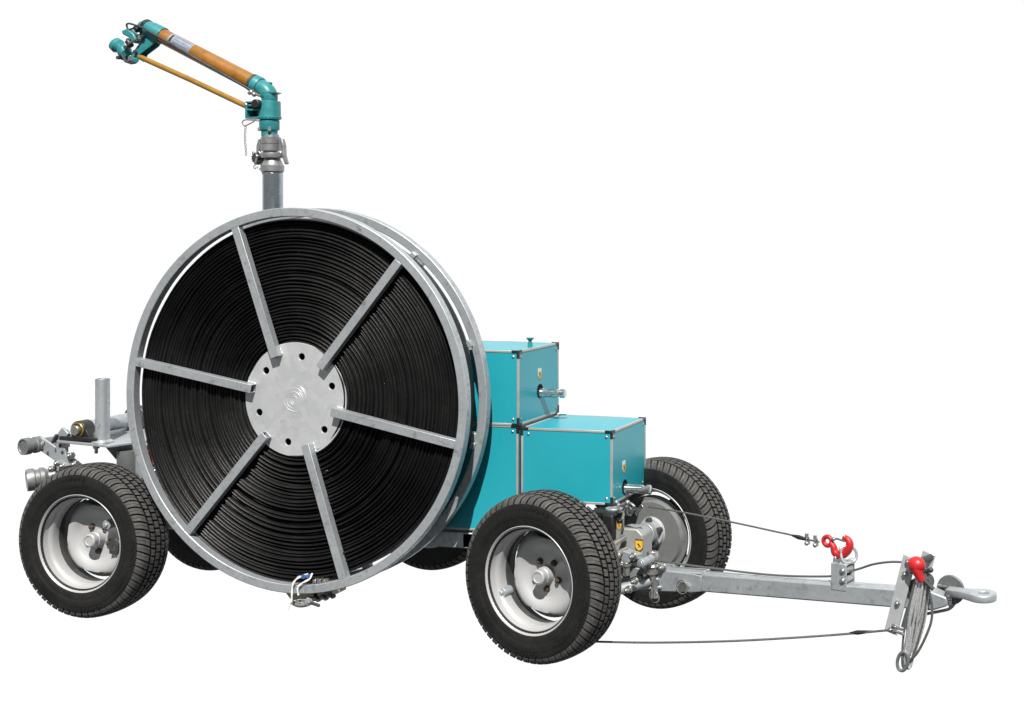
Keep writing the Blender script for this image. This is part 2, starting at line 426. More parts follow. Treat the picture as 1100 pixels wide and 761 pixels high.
# ---------------- equipment boxes
def eq_box(x0, x1, y0, y1, z0, z1, knob=False):
    c = ((x0+x1)/2, (y0+y1)/2, (z0+z1)/2); sz = (x1-x0, y1-y0, z1-z0)
    b = MB().box(c, sz).build('equipment_box', 'teal', T, .002)
    t = .0095; e = .002
    xs, ys, zs = (x0, x1), (y0, y1), (z0, z1)
    def sgn(i): return -1 if i == 0 else 1
    L = .030
    for i in (0, 1):
        for j in (0, 1):
            # vertical, across and along strips
            for ax in 'zyx':
                if ax == 'z': p, q = Vector((xs[i], ys[j], z0+L)), Vector((xs[i], ys[j], z1-L)); o = Vector((-sgn(i), -sgn(j), 0))
                if ax == 'y': p, q = Vector((xs[i], y0+L, zs[j])), Vector((xs[i], y1-L, zs[j])); o = Vector((-sgn(i), 0, -sgn(j)))
                if ax == 'x': p, q = Vector((x0+L, ys[i], zs[j])), Vector((x1-L, ys[i], zs[j])); o = Vector((0, -sgn(i), -sgn(j)))
                o = o*(t/2-e)
                d = (q-p).normalized(); up = (0, 0, 1) if ax != 'z' else (1, 0, 0)
                MB().bar(p+o, q+o, t, t, up).build('edge_strip', 'alu', b, .0015)
    for i in (0, 1):
        for j in (0, 1):
            for k in (0, 1):
                C = Vector((xs[i], ys[j], zs[k])); D = Vector((-sgn(i), -sgn(j), -sgn(k)))
                s = MB(); t2 = t+.001; e2 = e+.001; Lc = L+.002
                cc = C+D*(t2/2-e2)
                s.box(cc+Vector((D.x*(Lc/2-t2/2+e2/2), 0, 0)), (Lc, t2, t2)); s.box(cc+Vector((0, D.y*(Lc/2-t2/2+e2/2), 0)), (t2*.99, Lc, t2*.99)); s.box(cc+Vector((0, 0, D.z*(Lc/2-t2/2+e2/2))), (t2*.98, t2*.98, Lc))
                s.build('corner_cap', 'black', b, .001)
    for sx in (x0+.03, x1-.024):
        for szz in (z0+.024, z1-.024):
            s = MB(); s.lathe([(0, .006), (.0015, .006), (.004, .003), (.0042, 0)], (sx, y0, szz), (0, -1, 0), 12); s.build('screw', 'zinc', b)
    for sy in (y0+.024, y1-.03):
        for szz in (z0+.024, z1-.024):
            s = MB(); s.lathe([(0, .006), (.0015, .006), (.004, .003), (.0042, 0)], (x1, sy, szz), (1, 0, 0), 12); s.build('screw', 'zinc', b)
    return b
def shield(x, y, z, w, h, parent, nx=(1, 0, 0), plain=False):
    n = Vector(nx).normalized(); a = Vector((0, 0, 1)).cross(n).normalized(); up = Vector((0, 0, 1))
    c = Vector((x, y, z))
    def poly(k, off): return [c+n*off+a*u*w*k+up*v*h*k for u, v in ((-.5, .5), (-.28, .54), (0, .5), (.28, .54), (.5, .5), (.5, -.1), (.34, -.32), (0, -.5), (-.34, -.32), (-.5, -.1))]
    st = MB().prism(poly(1, .0005), n*.0012).build('warning_sticker', 'black' if plain else 'white', parent)
    def poly2(off): return [c+n*off+a*u*w*.9+up*(v*h*.9-.03*h) for u, v in ((-.5, .5 if plain else .30), (.5, .5 if plain else .30), (.5, -.1), (.34, -.32), (0, -.5), (-.34, -.32), (-.5, -.1))]
    f = MB().prism(poly2(.0012), n*.001).build('sticker_field', 'yellow', st)
    s = MB(); s.prism([c+n*.0018+a*u*w+up*v*h for u, v in ((-.26, .12), (-.05, .16), (.22, -.10), (.16, -.2), (-.02, -.02), (-.10, .02))], n*.001)
    s.prism([c+n*.0018+a*u*w+up*v*h for u, v in ((-.02, -.06), (.04, -.02), (-.06, -.24), (-.14, -.24))], n*.001)
    s.build('sticker_mark', 'black', st)
def pto(x, y, z, L, parent):
    s = MB(); s.lathe([(0, 0), (0, .030), (.002, .030), (.002, 0)], (x, y, z+.007), (1, 0, 0), 28); s.build('shaft_opening', 'void', parent)
    def spl(th, r, t):
        return (r-(.0024 if (.018 < t < .082 and math.sin(th*6) > .2) else 0), t)
    s = MB(); s.lathe([(.0, .0200), (.016, .0200), (.020, .0188), (.040, .0188), (.060, .0188), (.080, .0188), (.084, .0145), (.092, .0145), (.095, .0195), (L-.008, .0200), (L-.003, .017), (L, .010), (L, .0005)], (x, y, z), (1, 0, 0), 48, mod=spl)
    s.build('drive_shaft', 'chrome', parent, sharp=30)
up_box = eq_box(1.3347, 1.8240, 0.2651, 0.6727, 0.8302, 1.1334)
lo_box = eq_box(1.8371, 2.2306, 0.2651, 0.6606, 0.5260, 0.8206)
re_box = eq_box(1.3347, 1.8205, 0.2672, 0.6606, 0.3908, 0.8272)
pto(1.8240, 0.4770, 0.9386, .118, up_box); pto(2.2306, 0.4084, 0.5653, .118, lo_box)
shield(1.8240, 0.4720, 1.0183, .034, .046, up_box); shield(2.2306, 0.3983, 0.6551, .032, .050, lo_box)
kn = MB(); kc = Vector((1.842, .40, 1.138)); kc = Vector((1.781, 0.472, 1.133))
kn.cyl(kc, kc+Vector((0, 0, .018)), .010, 16); kn.lathe([(.018, .006), (.026, .008), (.036, .017), (.038, .017), (.038, 0)], kc, (0, 0, 1), 20)
kn.build('vent_cap', 'teal_cast', up_box, sharp=30)
# dark seam gaskets between boxes
MB().box((1.8286, .47, .615), (.014, .37, .40)).build('gasket', 'black', T)

# ---------------- chassis
s = MB(); s.bar((-.05, .30, .345), (1.63, .30, .345), .06, .066); s.build('chassis_rail', 'galv', T, .004)
s = MB(); s.bar((1.632, .262, .360), (2.20, .262, .360), .06, .066); s.build('chassis_rail', 'galv', T, .004)
s = MB(); s.bar((-.05, .55, .345), (2.05, .55, .345), .06, .066); s.build('chassis_rail', 'galv', T, .004)
s = MB(); s.bar((0, .10, .32), (0, .70, .32), .06, .06); s.build('axle_beam', 'galv', T, .004)
s = MB(); s.bar((1.60, .27, .345), (1.60, .56, .345), .058, .06); s.build('cross_member', 'galv', T, .003)
s = MB(); s.cyl((.577, .415, .40), (.577, .415, 1.878), .0438, 40); s.build('riser_pipe', 'pipe', T, .001)
s = MB(); s.box((.577, .415, .395), (.18, .30, .02)); s.build('riser_base', 'galv', T, .003)
# reel stand behind the drum
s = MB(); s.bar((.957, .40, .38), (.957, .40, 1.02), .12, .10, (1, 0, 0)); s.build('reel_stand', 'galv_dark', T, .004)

# rear deck: shaft, bearing, post, column
s = MB(); s.prism([(-.306, .13, .695), (-.035, .13, .684), (.10, .36, .690), (.10, .62, .690), (-.306, .62, .701)], (0, 0, .011)); dk = s.build('bearing_plate', 'galv', T, .002)
s = MB(); s.box((-.203, .18, .7145), (.196, .085, .017)); s.prism([(-.249, .152, .720), (-.151, .152, .720), (-.167, .152, .745), (-.181, .152, .775), (-.243, .152, .775)], (0, .055, 0)); s.cyl((-.212, .148, .752), (-.212, .21, .752), .039, 32)
pb = s.build('bearing_block', 'black', T, .004)
s = MB(); s.torus((-.212, .147, .752), (0, 1, 0), .029, .005, 32, 10); s.build('bearing_ring', 'brass', pb)
s = MB(); s.cyl((-.212, .128, .752), (-.212, .20, .752), .022, 24); s.build('shaft_end', 'zinc', pb, .003)
s = MB(); s.cyl((-.212, .20, .752), (-.212, .66, .752), .033, 28); s.build('hose_guide_shaft', 'galv', T, .002)
s = MB(); s.cyl((-.212, .50, .752), (-.212, .535, .752), .060, 28); s.build('shaft_collar', 'steel_dark', T, .004)
for bx in (-.284, -.130):
    s = MB(); s.hexa((bx, .165, .721), (bx, .165, .740), .014); s.cyl((bx, .165, .65), (bx, .165, .748), .0075, 12); s.hexa((bx, .165, .672), (bx, .165, .688), .014)
    s.build('plate_bolt', 'zinc', T, .001)
s = MB(); s.lathe([(0, .022), (0, .0300), (.275, .0300), (.275, .026), (.02, .026)], (-.106, .175, .702), (0, 0, 1), 36, closed=False)
s.lathe([(0, 0), (0, .045), (.007, .045), (.014, .033), (.015, .02)], (-.106, .175, .697), (0, 0, 1), 36)
s.build('support_post', 'galv', T, .001, sharp=50)
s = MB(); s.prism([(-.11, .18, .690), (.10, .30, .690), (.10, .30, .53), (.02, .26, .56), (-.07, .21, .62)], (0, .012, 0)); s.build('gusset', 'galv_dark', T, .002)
s = MB(); s.cyl((.035, .27, .33), (.035, .27, .690), .052, 32); s.cyl((.035, .27, .33), (.035, .27, .36), .07, 32); s.build('support_column', 'galv', T, .002)
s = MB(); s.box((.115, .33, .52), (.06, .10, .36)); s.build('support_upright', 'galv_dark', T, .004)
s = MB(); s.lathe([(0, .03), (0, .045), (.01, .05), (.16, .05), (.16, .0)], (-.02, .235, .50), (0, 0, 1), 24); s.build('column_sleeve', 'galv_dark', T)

# water inlet couplings at the rear
def inlet(p, q, r, parent=T):
    p, q = Vector(p), Vector(q); L = (q-p).length
    s = MB(); s.lathe([(.004, 0), (.004, r*.78), (0, r*.84), (0, r), (.012, r*1.04), (.03, r*1.02), (.034, r*.88), (.05, r*.86), (.054, r), (.07, r*.98), (.085, r*.72), (L, r*.70), (L, 0)], p, q-p, 36)
    return s.build('inlet_coupling', 'galv_dark' if r < .04 else 'alu_cast', parent, sharp=35)
inlet((-.455, .10, .676), (-.415, .28, .676), .036)
inlet((-.482, .15, .518), (-.33, .32, .535), .048)
def flat(name, a, b, w, th, y, mat='galv'):
    a, b = Vector(a), Vector(b); d = (b-a).normalized(); n = Vector((-d.z, 0, d.x))*w/2; e = d*w*.25
    s = MB(); s.prism([a+n-e*.2, a+n*.5-e, a-n*.5-e, a-n-e*.2, b-n, b+n], (0, th, 0)); return s.build(name, mat, T, .002)
flat('latch_arm', (-.445, .17, .690), (-.235, .17, .575), .056, .010, .17)
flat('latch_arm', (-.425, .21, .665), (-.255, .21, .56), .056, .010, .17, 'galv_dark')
s = MB(); s.prism([(-0.295, 0.150, 0.761), (-0.261, 0.150, 0.734), (-0.278, 0.150, 0.717), (-0.283, 0.150, 0.676), (-0.273, 0.150, 0.636), (-0.239, 0.150, 0.596), (-0.298, 0.150, 0.586), (-0.322, 0.150, 0.642), (-0.332, 0.150, 0.682), (-0.327, 0.150, 0.723)], (0, .012, 0)); s.build('latch_hook', 'galv', T, .002)
s = MB(); s.bar((-0.335, 0.140, 0.692), (-0.313, 0.140, 0.730), .010, .014, (0, 1, 0)); s.build('latch_spring', 'steel_dark', T, .002)
for p in ((-0.297, 0.149, 0.717), (-0.304, 0.149, 0.679), (-0.292, 0.149, 0.651)):
    s = MB(); s.lathe([(0, .007), (.003, .006), (.004, 0)], p, (0, -1, 0), 12); s.build('rivet', 'steel_dark', T)
s = MB(); s.torus((-0.368, 0.120, 0.686), (1, .5, 0), .012, .006, 16, 8); s.build('coupling_neck', 'zinc', T)
for bx, _, bz in ((-0.313, 0.140, 0.603), (-0.245, 0.140, 0.639), (-0.284, 0.140, 0.592), (-0.221, 0.140, 0.603), (-0.342, 0.140, 0.577)):
    s = MB(); s.hexa((bx, .158, bz), (bx, .135, bz), .015); s.sphere((bx, .133, bz), .009, 10); s.build('latch_bolt', 'zinc', T, .001)
s = MB(); s.bar((-.36, .20, .56), (-.05, .28, .50), .05, .05); s.build('inlet_bracket', 'galv', T, .003)

# ---------------- front axle assembly (frame turned with the steering)
A = empty('front_axle', T, FN, STEER)
def part(s, name, mat, bev=.002, parent=None, **k): return s.build(name, mat, parent or A, bev, **k)
s = MB(); s.bar((0, .16, .30), (0, .66, .30), .055, .055); part(s, 'axle_beam', 'galv', .004)
for p, q in (((0.178, 0.170, 0.413), (0.164, 0.310, 0.418)), ((0.169, 0.170, 0.365), (0.173, 0.310, 0.375))):
    s = MB(); s.cyl(p, q, .011, 16); part(s, 'stub_link', 'zinc')
s = MB(); s.prism([(0.171, 0.275, 0.379), (0.240, 0.275, 0.365), (0.240, 0.275, 0.347), (0.210, 0.275, 0.333), (0.171, 0.275, 0.335)], (0, .05, 0)); part(s, 'yoke', 'galv', .003)
s = MB(); s.cyl((0.207, 0.260, 0.339), (0.207, 0.260, 0.288), .0145, 18); s.lathe([(0, .022), (.010, .022), (.013, .016)], (0.207, 0.260, 0.336), (0, 0, -1), 18); part(s, 'yoke_pin', 'zinc', .001)
s = MB(); s.cyl((0.279, 0.250, 0.343), (0.276, 0.340, 0.344), .0175, 20); s.lathe([(0, 0), (0, .012), (-.004, .012), (-.004, 0)], (0.279, 0.250, 0.343), (.2, 1, 0), 16); part(s, 'rod_sleeve', 'galv', .002)
for p in ((0.187, 0.220, 0.367), (0.186, 0.240, 0.330), (0.237, 0.255, 0.365), (0.306, 0.360, 0.307), (0.273, 0.330, 0.317), (0.255, 0.240, 0.274), (0.239, 0.220, 0.244), (0.278, 0.350, 0.251)):
    p = Vector(p); s = MB(); s.cyl(p+Vector((0, .006, 0)), p+Vector((0, .012, 0)), .015, 16); s.hexa(p+Vector((0, .008, 0)), p-Vector((0, .012, 0)), .0105); s.sphere(p-Vector((0, .012, 0)), .0065, 8); part(s, 'axle_bolt', 'zinc', .001)
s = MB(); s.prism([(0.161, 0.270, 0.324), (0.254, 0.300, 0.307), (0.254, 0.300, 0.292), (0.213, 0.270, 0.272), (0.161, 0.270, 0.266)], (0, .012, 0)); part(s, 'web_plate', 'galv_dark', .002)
s = MB(); s.path(bez([(0.129, 0.290, 0.554), (0.172, 0.280, 0.553), (0.207, 0.280, 0.564), (0.233, 0.280, 0.552)]), .006, 8); s.sphere((0.142, 0.285, 0.560), .010, 10); s.sphere((0.198, 0.280, 0.566), .011, 10); part(s, 'grease_fitting', 'zinc')
s = MB(); s.bar((0.224, 0.300, 0.518), (0.254, 0.300, 0.557), .012, .006, (0, 1, 0)); part(s, 'catch_blade', 'chrome', .001)
# column under the lower box
s = MB(); s.prism([(.0, .30, .492), (.115, .30, .492), (.150, .31, .496), (.165, .42, .500), (.0, .42, .500)], (0, 0, .018)); s.box((.095, .32, .455), (.05, .06, .10)); part(s, 'turntable_mount', 'black', .006)
s = MB(); s.box((.055, .25, .425), (.07, .09, .075)); part(s, 'mount_block', 'steel_dark', .006)
s = MB(); s.box((.02, .19, .43), (.06, .012, .09)); part(s, 'mount_cover', 'galv_dark', .004)
s = MB(); s.cyl((.08, .36, .12+.20), (.08, .36, .52), .035, 24); part(s, 'king_pin', 'galv', .002)
s = MB(); s.prism([(.10, .315, .33), (.105, .315, .43), (.13, .315, .452), (.205, .335, .452), (.232, .335, .43), (.232, .335, .335)], (-.012, .09, 0)); sb = part(s, 'steering_housing', 'greypaint', .006)
shield(.221, .3275, .392, .034, .044, sb, (.21, -.98, 0), True)
s = MB(); s.prism([(.088, .318, .412), (.130, .318, .520), (.150, .318, .520), (.150, .318, .412)], (0, .012, 0)); b2 = part(s, 'side_plate', 'galv', .002)
shield(.135, .3165, .462, .020, .032, b2, (.1, -.99, 0), True)
s = MB(); s.cyl((.0, .30, .35), (.0, .775, .335), .024, 24); s.cyl((0, .70, .335), (0, .79, .333), .047, 28); part(s, 'stub_axle', 'galv', .002)
s = MB(); s.lathe([(0, .035), (0, .060), (.02, .068), (.024, .072), (.036, .072), (.036, 0)], (0, .745, .333), (0, 1, 0), 36); fl_ = part(s, 'wheel_hub', 'silver', 0, sharp=40)
for i in range(5):
    th = math.radians(20+72*i); c = Vector((.054*math.cos(th), .748, .333+.054*math.sin(th)))
    s = MB(); s.hexa(c, c-Vector((0, .022, 0)), .013); part(s, 'hub_bolt', 'steel_dark', .001)
s = MB(); s.torus((0, .73, .335), (0, 1, 0), .036, .008, 28, 8); part(s, 'grease_seal', 'brass', 0)
s = MB(); s.prism([(.09, .30, .315), (.13, .295, .335), (.20, .29, .338), (.285, .30, .338), (.30, .34, .338), (.285, .38, .335), (.16, .40, .325), (.09, .38, .315)], (0, 0, .016)); part(s, 'steering_arm', 'alu_cast', .004)
for x, y, z0, z1, r in ((.272, .345, .262, .372, .012), (.10, .30, .22, .30, .010)):
    s = MB(); s.cyl((x, y, z0), (x, y, z1), r, 16); s.hexa((x, y, z1-.022), (x, y, z1-.002), r*1.9); s.hexa((x, y, z0+.02), (x, y, z0+.045), r*1.9); s.lathe([(0, r), (.02, r*2.2), (.03, r*1.6)], (x, y, z0+.03), (0, 0, 1), 20)
    part(s, 'ball_joint', 'zinc', .001)
s = MB(); s.cyl((.10, .10, .215), (.255, .36, .250), .021, 24); s.sphere((.262, .37, .252), .027, 16); part(s, 'tie_rod', 'galv', 0)
s = MB(); s.prism([(.045, .24, .262), (.16, .30, .272), (.30, .365, .285), (.30, .465, .285), (.10, .50, .27), (.03, .42, .26)], (0, 0, .012)); part(s, 'hitch_plate', 'galv', .002)
s = MB(); s.prism([(.06, .26, .205), (.30, .365, .222), (.30, .465, .222), (.05, .44, .205)], (0, 0, .010)); part(s, 'hitch_plate', 'galv', .002)
for (x, y, z) in ((.075, .225, .275), (.13, .262, .29), (.10, .235, .20), (.17, .30, .30)):
    s = MB(); s.hexa((x, y, z), (x-.004, y-.02, z), .015); s.cyl((x, y, z), (x+.01, y+.05, z), .007, 12); s.sphere((x-.004, y-.022, z), .008, 8); part(s, 'hitch_bolt', 'zinc', .001)
s = MB(); s.cyl((.14, .27, .315), (.24, .33, .325), .014, 16); s.sphere((.14, .268, .315), .02, 12); part(s, 'brake_rod', 'galv')
s = MB(); s.path(bez([(.155, .28, .56), (.16, .275, .535), (.172, .29, .52), (.18, .27, .50)]), .005, 8); part(s, 'control_wire', 'zinc', 0)
s = MB(); s.box((.158, .32, .545), (.022, .016, .018)); s.torus((.185, .31, .525), (.3, 1, 0), .016, .004, 20, 6); part(s, 'release_catch', 'zinc', .002)

# drawbar
DA = empty('drawbar', T, FN, STEER)
def dz(x): return .285+.0573*(x-.5)      # centre height of the beam
x0, x1 = .395, 1.425
s = MB()
hw, hh = .033, .034
secs = [(x0, hw, hh), (x1, hw, hh), (x1+.055, hw*.82, hh*.45)]
rows = [[(x, .415+i*w, dz(x)-.022+j*h*1.0) for i, j in ((-1, -1), (1, -1), (1, 1), (-1, 1))] for x, w, h in secs]
vs = sum(rows, []); fs = [(3, 2, 1, 0), (8, 9, 10, 11)]
for k in range(2): fs += [(4*k+i, 4*k+(i+1) % 4, 4*k+4+(i+1) % 4, 4*k+4+i) for i in range(4)]
s.faces(vs, fs); s.build('beam', 'galv', DA, .006)
def bz(x): return dz(x)-.022
s = MB(); 
for yy in (.372, .450):
    s.prism([(.225, yy, bz(.225)-.030), (.28, yy, bz(.28)-.042), (.44, yy, bz(.44)-.035), (.475, yy, bz(.475)-.030), (.480, yy, bz(.48)+.030), (.44, yy, bz(.44)+.0355), (.28, yy, bz(.28)+.040), (.225, yy, bz(.225)+.036)], (0, .007, 0))
s.prism([(.170, .378, bz(.17)+.030), (.47, .378, bz(.47)+.0335), (.47, .452, bz(.47)+.0335), (.170, .452, bz(.17)+.030)], (0, 0, .007))
s.build('hitch_fork', 'galv', DA, .002)
hx = .405; s = MB(); s.cyl((hx, .355, bz(hx)-.012), (hx, .475, bz(hx)-.012), .013, 16); s.hexa((hx, .372, bz(hx)-.012), (hx, .352, bz(hx)-.012), .021); s.build('hinge_bolt', 'zinc', DA, .001)
s = MB(); s.torus((hx, .350, bz(hx)-.012), (0.1, 1, 0), .026, .0025, 28, 6); s.build('lynch_ring', 'zinc', DA)
s = MB(); s.cyl((.285, .34, bz(.285)-.06), (.285, .34, bz(.285)+.01), .012, 12); s.torus((.285, .338, bz(.285)-.055), (0.2, 1, .2), .024, .0025, 24, 6); s.build('lynch_ring', 'zinc', DA)
# tow eye
ez = .338
EC = (1.600, .415, ez+.012)
prof = []
out = [(-.125, -.021), (-.06, -.024)]+[(.048*math.cos(t), .048*math.sin(t)) for t in [math.radians(-128+256*i/28) for i in range(29)]]+[(-.06, .024), (-.125, .021)]
curve_plate('tow_eye', [(x+EC[0], y+EC[1]) for x, y in out], [ring2(EC[0]+.006, EC[1], .024, 28)], .018, Matrix.Translation((0, 0, EC[2])), 'galv', DA, .004)
s = MB(); s.path([(1.480+.003*(j % 2), .415-.026+.003*j, bz(1.48)+.026-.005*j) for j in range(11)], .006, 8, rads=[.0075 if j % 2 else .0055 for j in range(11)])
s.build('weld_bead', 'zinc', DA)
# fairlead block with rollers
fx_ = 1.065; fz = bz(fx_)+hh
s = MB(); s.box((fx_-.004, .384, fz+.028), (.062, .008, .098)); s.box((fx_-.004, .452, fz+.028), (.062, .008, .098)); s.box((fx_-.004, .418, fz+.0735), (.0615, .064, .007)); s.box((fx_-.031, .418, fz+.028), (.007, .062, .096))
fb = s.build('fairlead_block', 'galv', DA, .002)
for rz_ in (fz+.052, fz+.016):
    s = MB(); s.cyl((fx_+.012, .389, rz_), (fx_+.012, .447, rz_), .0145, 20); s.build('roller', 'zinc', fb, .002)
    s = MB(); s.sphere((fx_+.012, .380, rz_), .012, 12, (1, .8, 1)); s.build('roller_bolt', 'zinc', fb)
for bx in (-.022, .0):
    s = MB(); s.hexa((fx_+bx-.004, .40, fz+.077), (fx_+bx-.004, .40, fz+.090), .009); s.sphere((fx_+bx-.004, .40, fz+.092), .007, 8); s.build('block_nut', 'zinc', fb)
s = MB(); s.path(bez([(fx_-.002, .40, fz+.112), (fx_+.004, .395, fz+.092), (fx_+.020, .40, fz+.078), (fx_+.040, .425, fz+.084), (fx_+.044, .435, fz+.108), (fx_+.030, .43, fz+.132), (fx_+.008, .415, fz+.136), (fx_-.006, .40, fz+.130), (fx_-.002, .40, fz+.112)]), .0055, 8); s.build('shackle_ring', 'galv', fb)
s = MB(); s.box((fx_+.028, .425, fz+.082), (.022, .03, .018)); s.build('shackle_lug', 'galv', fb, .003)
# brake lever bars across the beam
def lever(pa, pb, w, th, name, holes=()):
    pa, pb = Vector(pa), Vector(pb); d = (pb-pa).normalized(); n = Vector((-d.z, 0, d.x)).normalized()*w/2; th = Vector((0, th, 0))
    s = MB(); s.prism([pa+n, pa-n, pb-n, pb+n], th)
    o = s.build(name, 'plate', DA, .0015)
    for k in holes:
        c = pa.lerp(pb, k); s = MB(); s.hexa(c, c-Vector((0, .009, 0)), .0105); s.sphere(c-Vector((0, .009, 0)), .007, 8); s.build('lever_bolt', 'zinc', o)
    return o
lever((1.350, .360, .470), (1.276, .360, .188), .050, .008, 'lever_bar', (.06, .22, .60, .95))
lever((1.352+.025, .478, .462), (1.290, .478, .172), .050, .008, 'lever_bar', (.08,))
s = MB(); s.cyl((1.362, .366, .447), (1.385, .485, .447), .012, 16); s.build('lever_spacer', 'steel_dark', DA)
s = MB(); s.cyl((1.366, .366, .36), (1.366, .485, .36), .030, 16); s.build('lever_spacer', 'steel_dark', DA)
# jockey disc beyond the beam and drag rod under it
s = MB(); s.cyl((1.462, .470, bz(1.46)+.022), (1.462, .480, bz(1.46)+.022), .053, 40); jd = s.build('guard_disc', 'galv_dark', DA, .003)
s = MB(); s.path([(1.415+.010*k, .462, bz(1.42)+.036) for k in range(10)], .006, 8, rads=[.008 if k % 2 else .005 for k in range(10)])
s.build('weld_bead', 'zinc', DA)
s = MB(); s.path(bez([(1.385, .39, .262), (1.44, .40, .277), (1.48, .41, .290), (1.500, .415, .312)]), .0055, 8); s.build('drag_rod', 'steel_dark', DA)
# brake cables that run along the drawbar
def cab(pts, r=.0042, name='brake_cable', mat='cable'):
    s = MB(); s.path(bez(pts, 8), r, 8); return s.build(name, mat, DA)
cab([(0.206, 0.440, 0.307), (0.478, 0.420, 0.314), (0.769, 0.415, 0.322), (1.003, 0.400, 0.349), (1.061, 0.415, 0.364), (1.123, 0.420, 0.386), (1.191, 0.400, 0.416), (1.261, 0.390, 0.435), (1.319, 0.390, 0.441)])
lo = cab([(0.161, 0.120, 0.061), (0.382, 0.170, 0.076), (0.672, 0.230, 0.107), (0.913, 0.290, 0.138), (1.115, 0.340, 0.168), (1.272, 0.358, 0.199)])
s = MB(); s.path([(1.121, 0.342, 0.171), (1.152, 0.348, 0.176), (1.218, 0.356, 0.188)], .006, 8, rads=[.003, .0085, .003]); s.build('cable_sleeve', 'black', lo)

# ================================================================== hose on the reel
H = empty('hose', loc=(0, 0, 0), label='black lay flat water hose wound in many tight turns on the reel', cat='hose')
def hose_bm():
    s = MB(); turns = 36; seg = 120; r0, r1 = .222, .7355; N = turns*seg; pitch = (r1-r0)/turns
    C = Vector((RC.x+.002, .086, RC.z+.003))
    rnd = random.Random(11)
    lay = [(rnd.uniform(-.008, .006)*(1 if q < turns-2 else .15), rnd.uniform(-.003, .003), rnd.uniform(0, 6.28), rnd.uniform(.72, 1.12)) for q in range(turns+2)]
    m = 14; rows = []
    for i in range(N+1):
        f = i/seg; k = int(f); t = f-k; th = 2*PI*f-1.35
        a, b = lay[k], lay[k+1]; e = t*t*(3-2*t)
        dy, dr, ph, wd = [a[q]*(1-e)+b[q]*e for q in range(4)]
        nz = noise.noise(Vector((math.cos(th)*1.6, math.sin(th)*1.6, f*.3)))
        n2 = noise.noise(Vector((math.cos(th)*4, math.sin(th)*4, f*1.7+9)))
        r = r0+pitch*f+dr*min(1, (turns-f)/3+.2)+.0040*nz*min(1, (turns-f)/4+.3)+.0016*n2
        r += .0125*max(0, math.cos(th+1.9))**3*(f/turns)**4
        hw = .072+.003*n2; ht = pitch*.60
        yc = dy+.006*nz
        c = C+Vector((0, yc, 0)); row = []
        for j in range(m):
            q = 2*PI*j/m; cc, ss = math.cos(q), math.sin(q)
            px = hw*math.copysign(abs(cc)**.55, cc)
            pr = ht*math.copysign(abs(ss)**.9, ss)
            row.append(s.bm.verts.new(c+Vector(((r+pr)*math.cos(th), px, (r+pr)*math.sin(th)))))
        rows.append(row)
    for r0_, r1_ in zip(rows, rows[1:]):
        for j in range(m): s.bm.faces.new([r0_[j], r0_[(j+1) % m], r1_[(j+1) % m], r1_[j]])
    s.bm.faces.new(rows[0][::-1]); s.bm.faces.new(rows[-1])
    return s
hose_bm().build('hose_winding', 'hose', H, sharp=60)
# end coupling under the reel
s = MB(); s.prism([(0.892, 0.020, 0.164), (1.072, 0.020, 0.172), (1.072, 0.020, 0.146), (1.038, 0.020, 0.128), (0.969, 0.020, 0.127), (0.935, 0.020, 0.117)], (0, .09, 0)); ec = s.build('hose_coupling', 'beige', H, .005)
for p, w in (((1.046, 0.030, 0.147), .024), ((1.080, 0.030, 0.155), .022), ((1.112, 0.030, 0.165), .020)):
    p = Vector(p); s = MB(); s.box(p+Vector((0, .04, .004)), (w, .10, .040), R=Matrix.Rotation(-.25, 3, 'Y')); s.build('coupling_clamp', 'beige', H, .004)
    s = MB(); q = p+Vector((.006, -.012, -.008)); s.hexa(q, q-Vector((0, .018, 0)), .010); q = q+Vector((.012, .006, -.006)); s.hexa(q, q-Vector((0, .018, 0)), .008); s.build('clamp_bolt', 'steel_dark', H)
s = MB(); s.path(bez([(0.948, 0.010, 0.115), (0.971, 0.005, 0.109), (0.996, 0.005, 0.109), (1.019, 0.010, 0.114)]), .009, 10); s.path(bez([(0.962, 0.012, 0.120), (0.988, 0.012, 0.124), (1.009, 0.012, 0.123)]), .006, 8); s.build('coupling_lever', 'alu_cast', H)
s = MB(); s.cyl((1.015, 0.020, 0.121), (1.032, -0.006, 0.129), .017, 20); s.cyl((1.032, -0.006, 0.129), (1.036, -0.012, 0.131), .009, 12); s.build('lever_pivot', 'alu_cast', H, .002)
s = MB(); s.bar((1.034, 0.000, 0.124), (1.078, 0.000, 0.114), .012, .009, (0, 1, 0)); s.build('release_lever', 'steel_dark', H, .002)
for x, z in ((1.062, .214), (1.083, .216), (1.105, .217)):
    s = MB(); s.box((x, .0, z), (.016, .03, .016), R=Matrix.Rotation(-.05, 3, 'Y')); s.build('coupling_nut', 'zinc', H, .003)

# white strap tied round the reel rim
S = empty('strap', loc=(1.0, -.03, .2), label='white strap with blue band knotted over the bottom rim of the reel', cat='strap')
def loc_pts(pts, o): return [Vector(p)-Vector(o) for p in pts]
def ribbon(pts, w, th, name, mat, par, o):
    P_ = bez(loc_pts(pts, o), 6); s = MB(); rows = []
    for i, p in enumerate(P_):
        t = (P_[min(i+1, len(P_)-1)]-P_[max(i-1, 0)]).normalized(); n = Vector((0, 1, 0)); a = t.cross(n).normalized()
        k = w*(1+.25*math.sin(i*.9)); rows.append([s.bm.verts.new(p+a*x*k/2+n*y*th/2) for x, y in ((-1, -1), (1, -1), (1, 1), (-1, 1))])
    for r0, r1 in zip(rows, rows[1:]):
        for k in range(4): s.bm.faces.new([r0[k], r0[(k+1) % 4], r1[(k+1) % 4], r1[k]])
    s.bm.faces.new(rows[0][::-1]); s.bm.faces.new(rows[-1])
    return s.build(name, mat, par, sharp=50)
so = (1.0, -.03, .2)
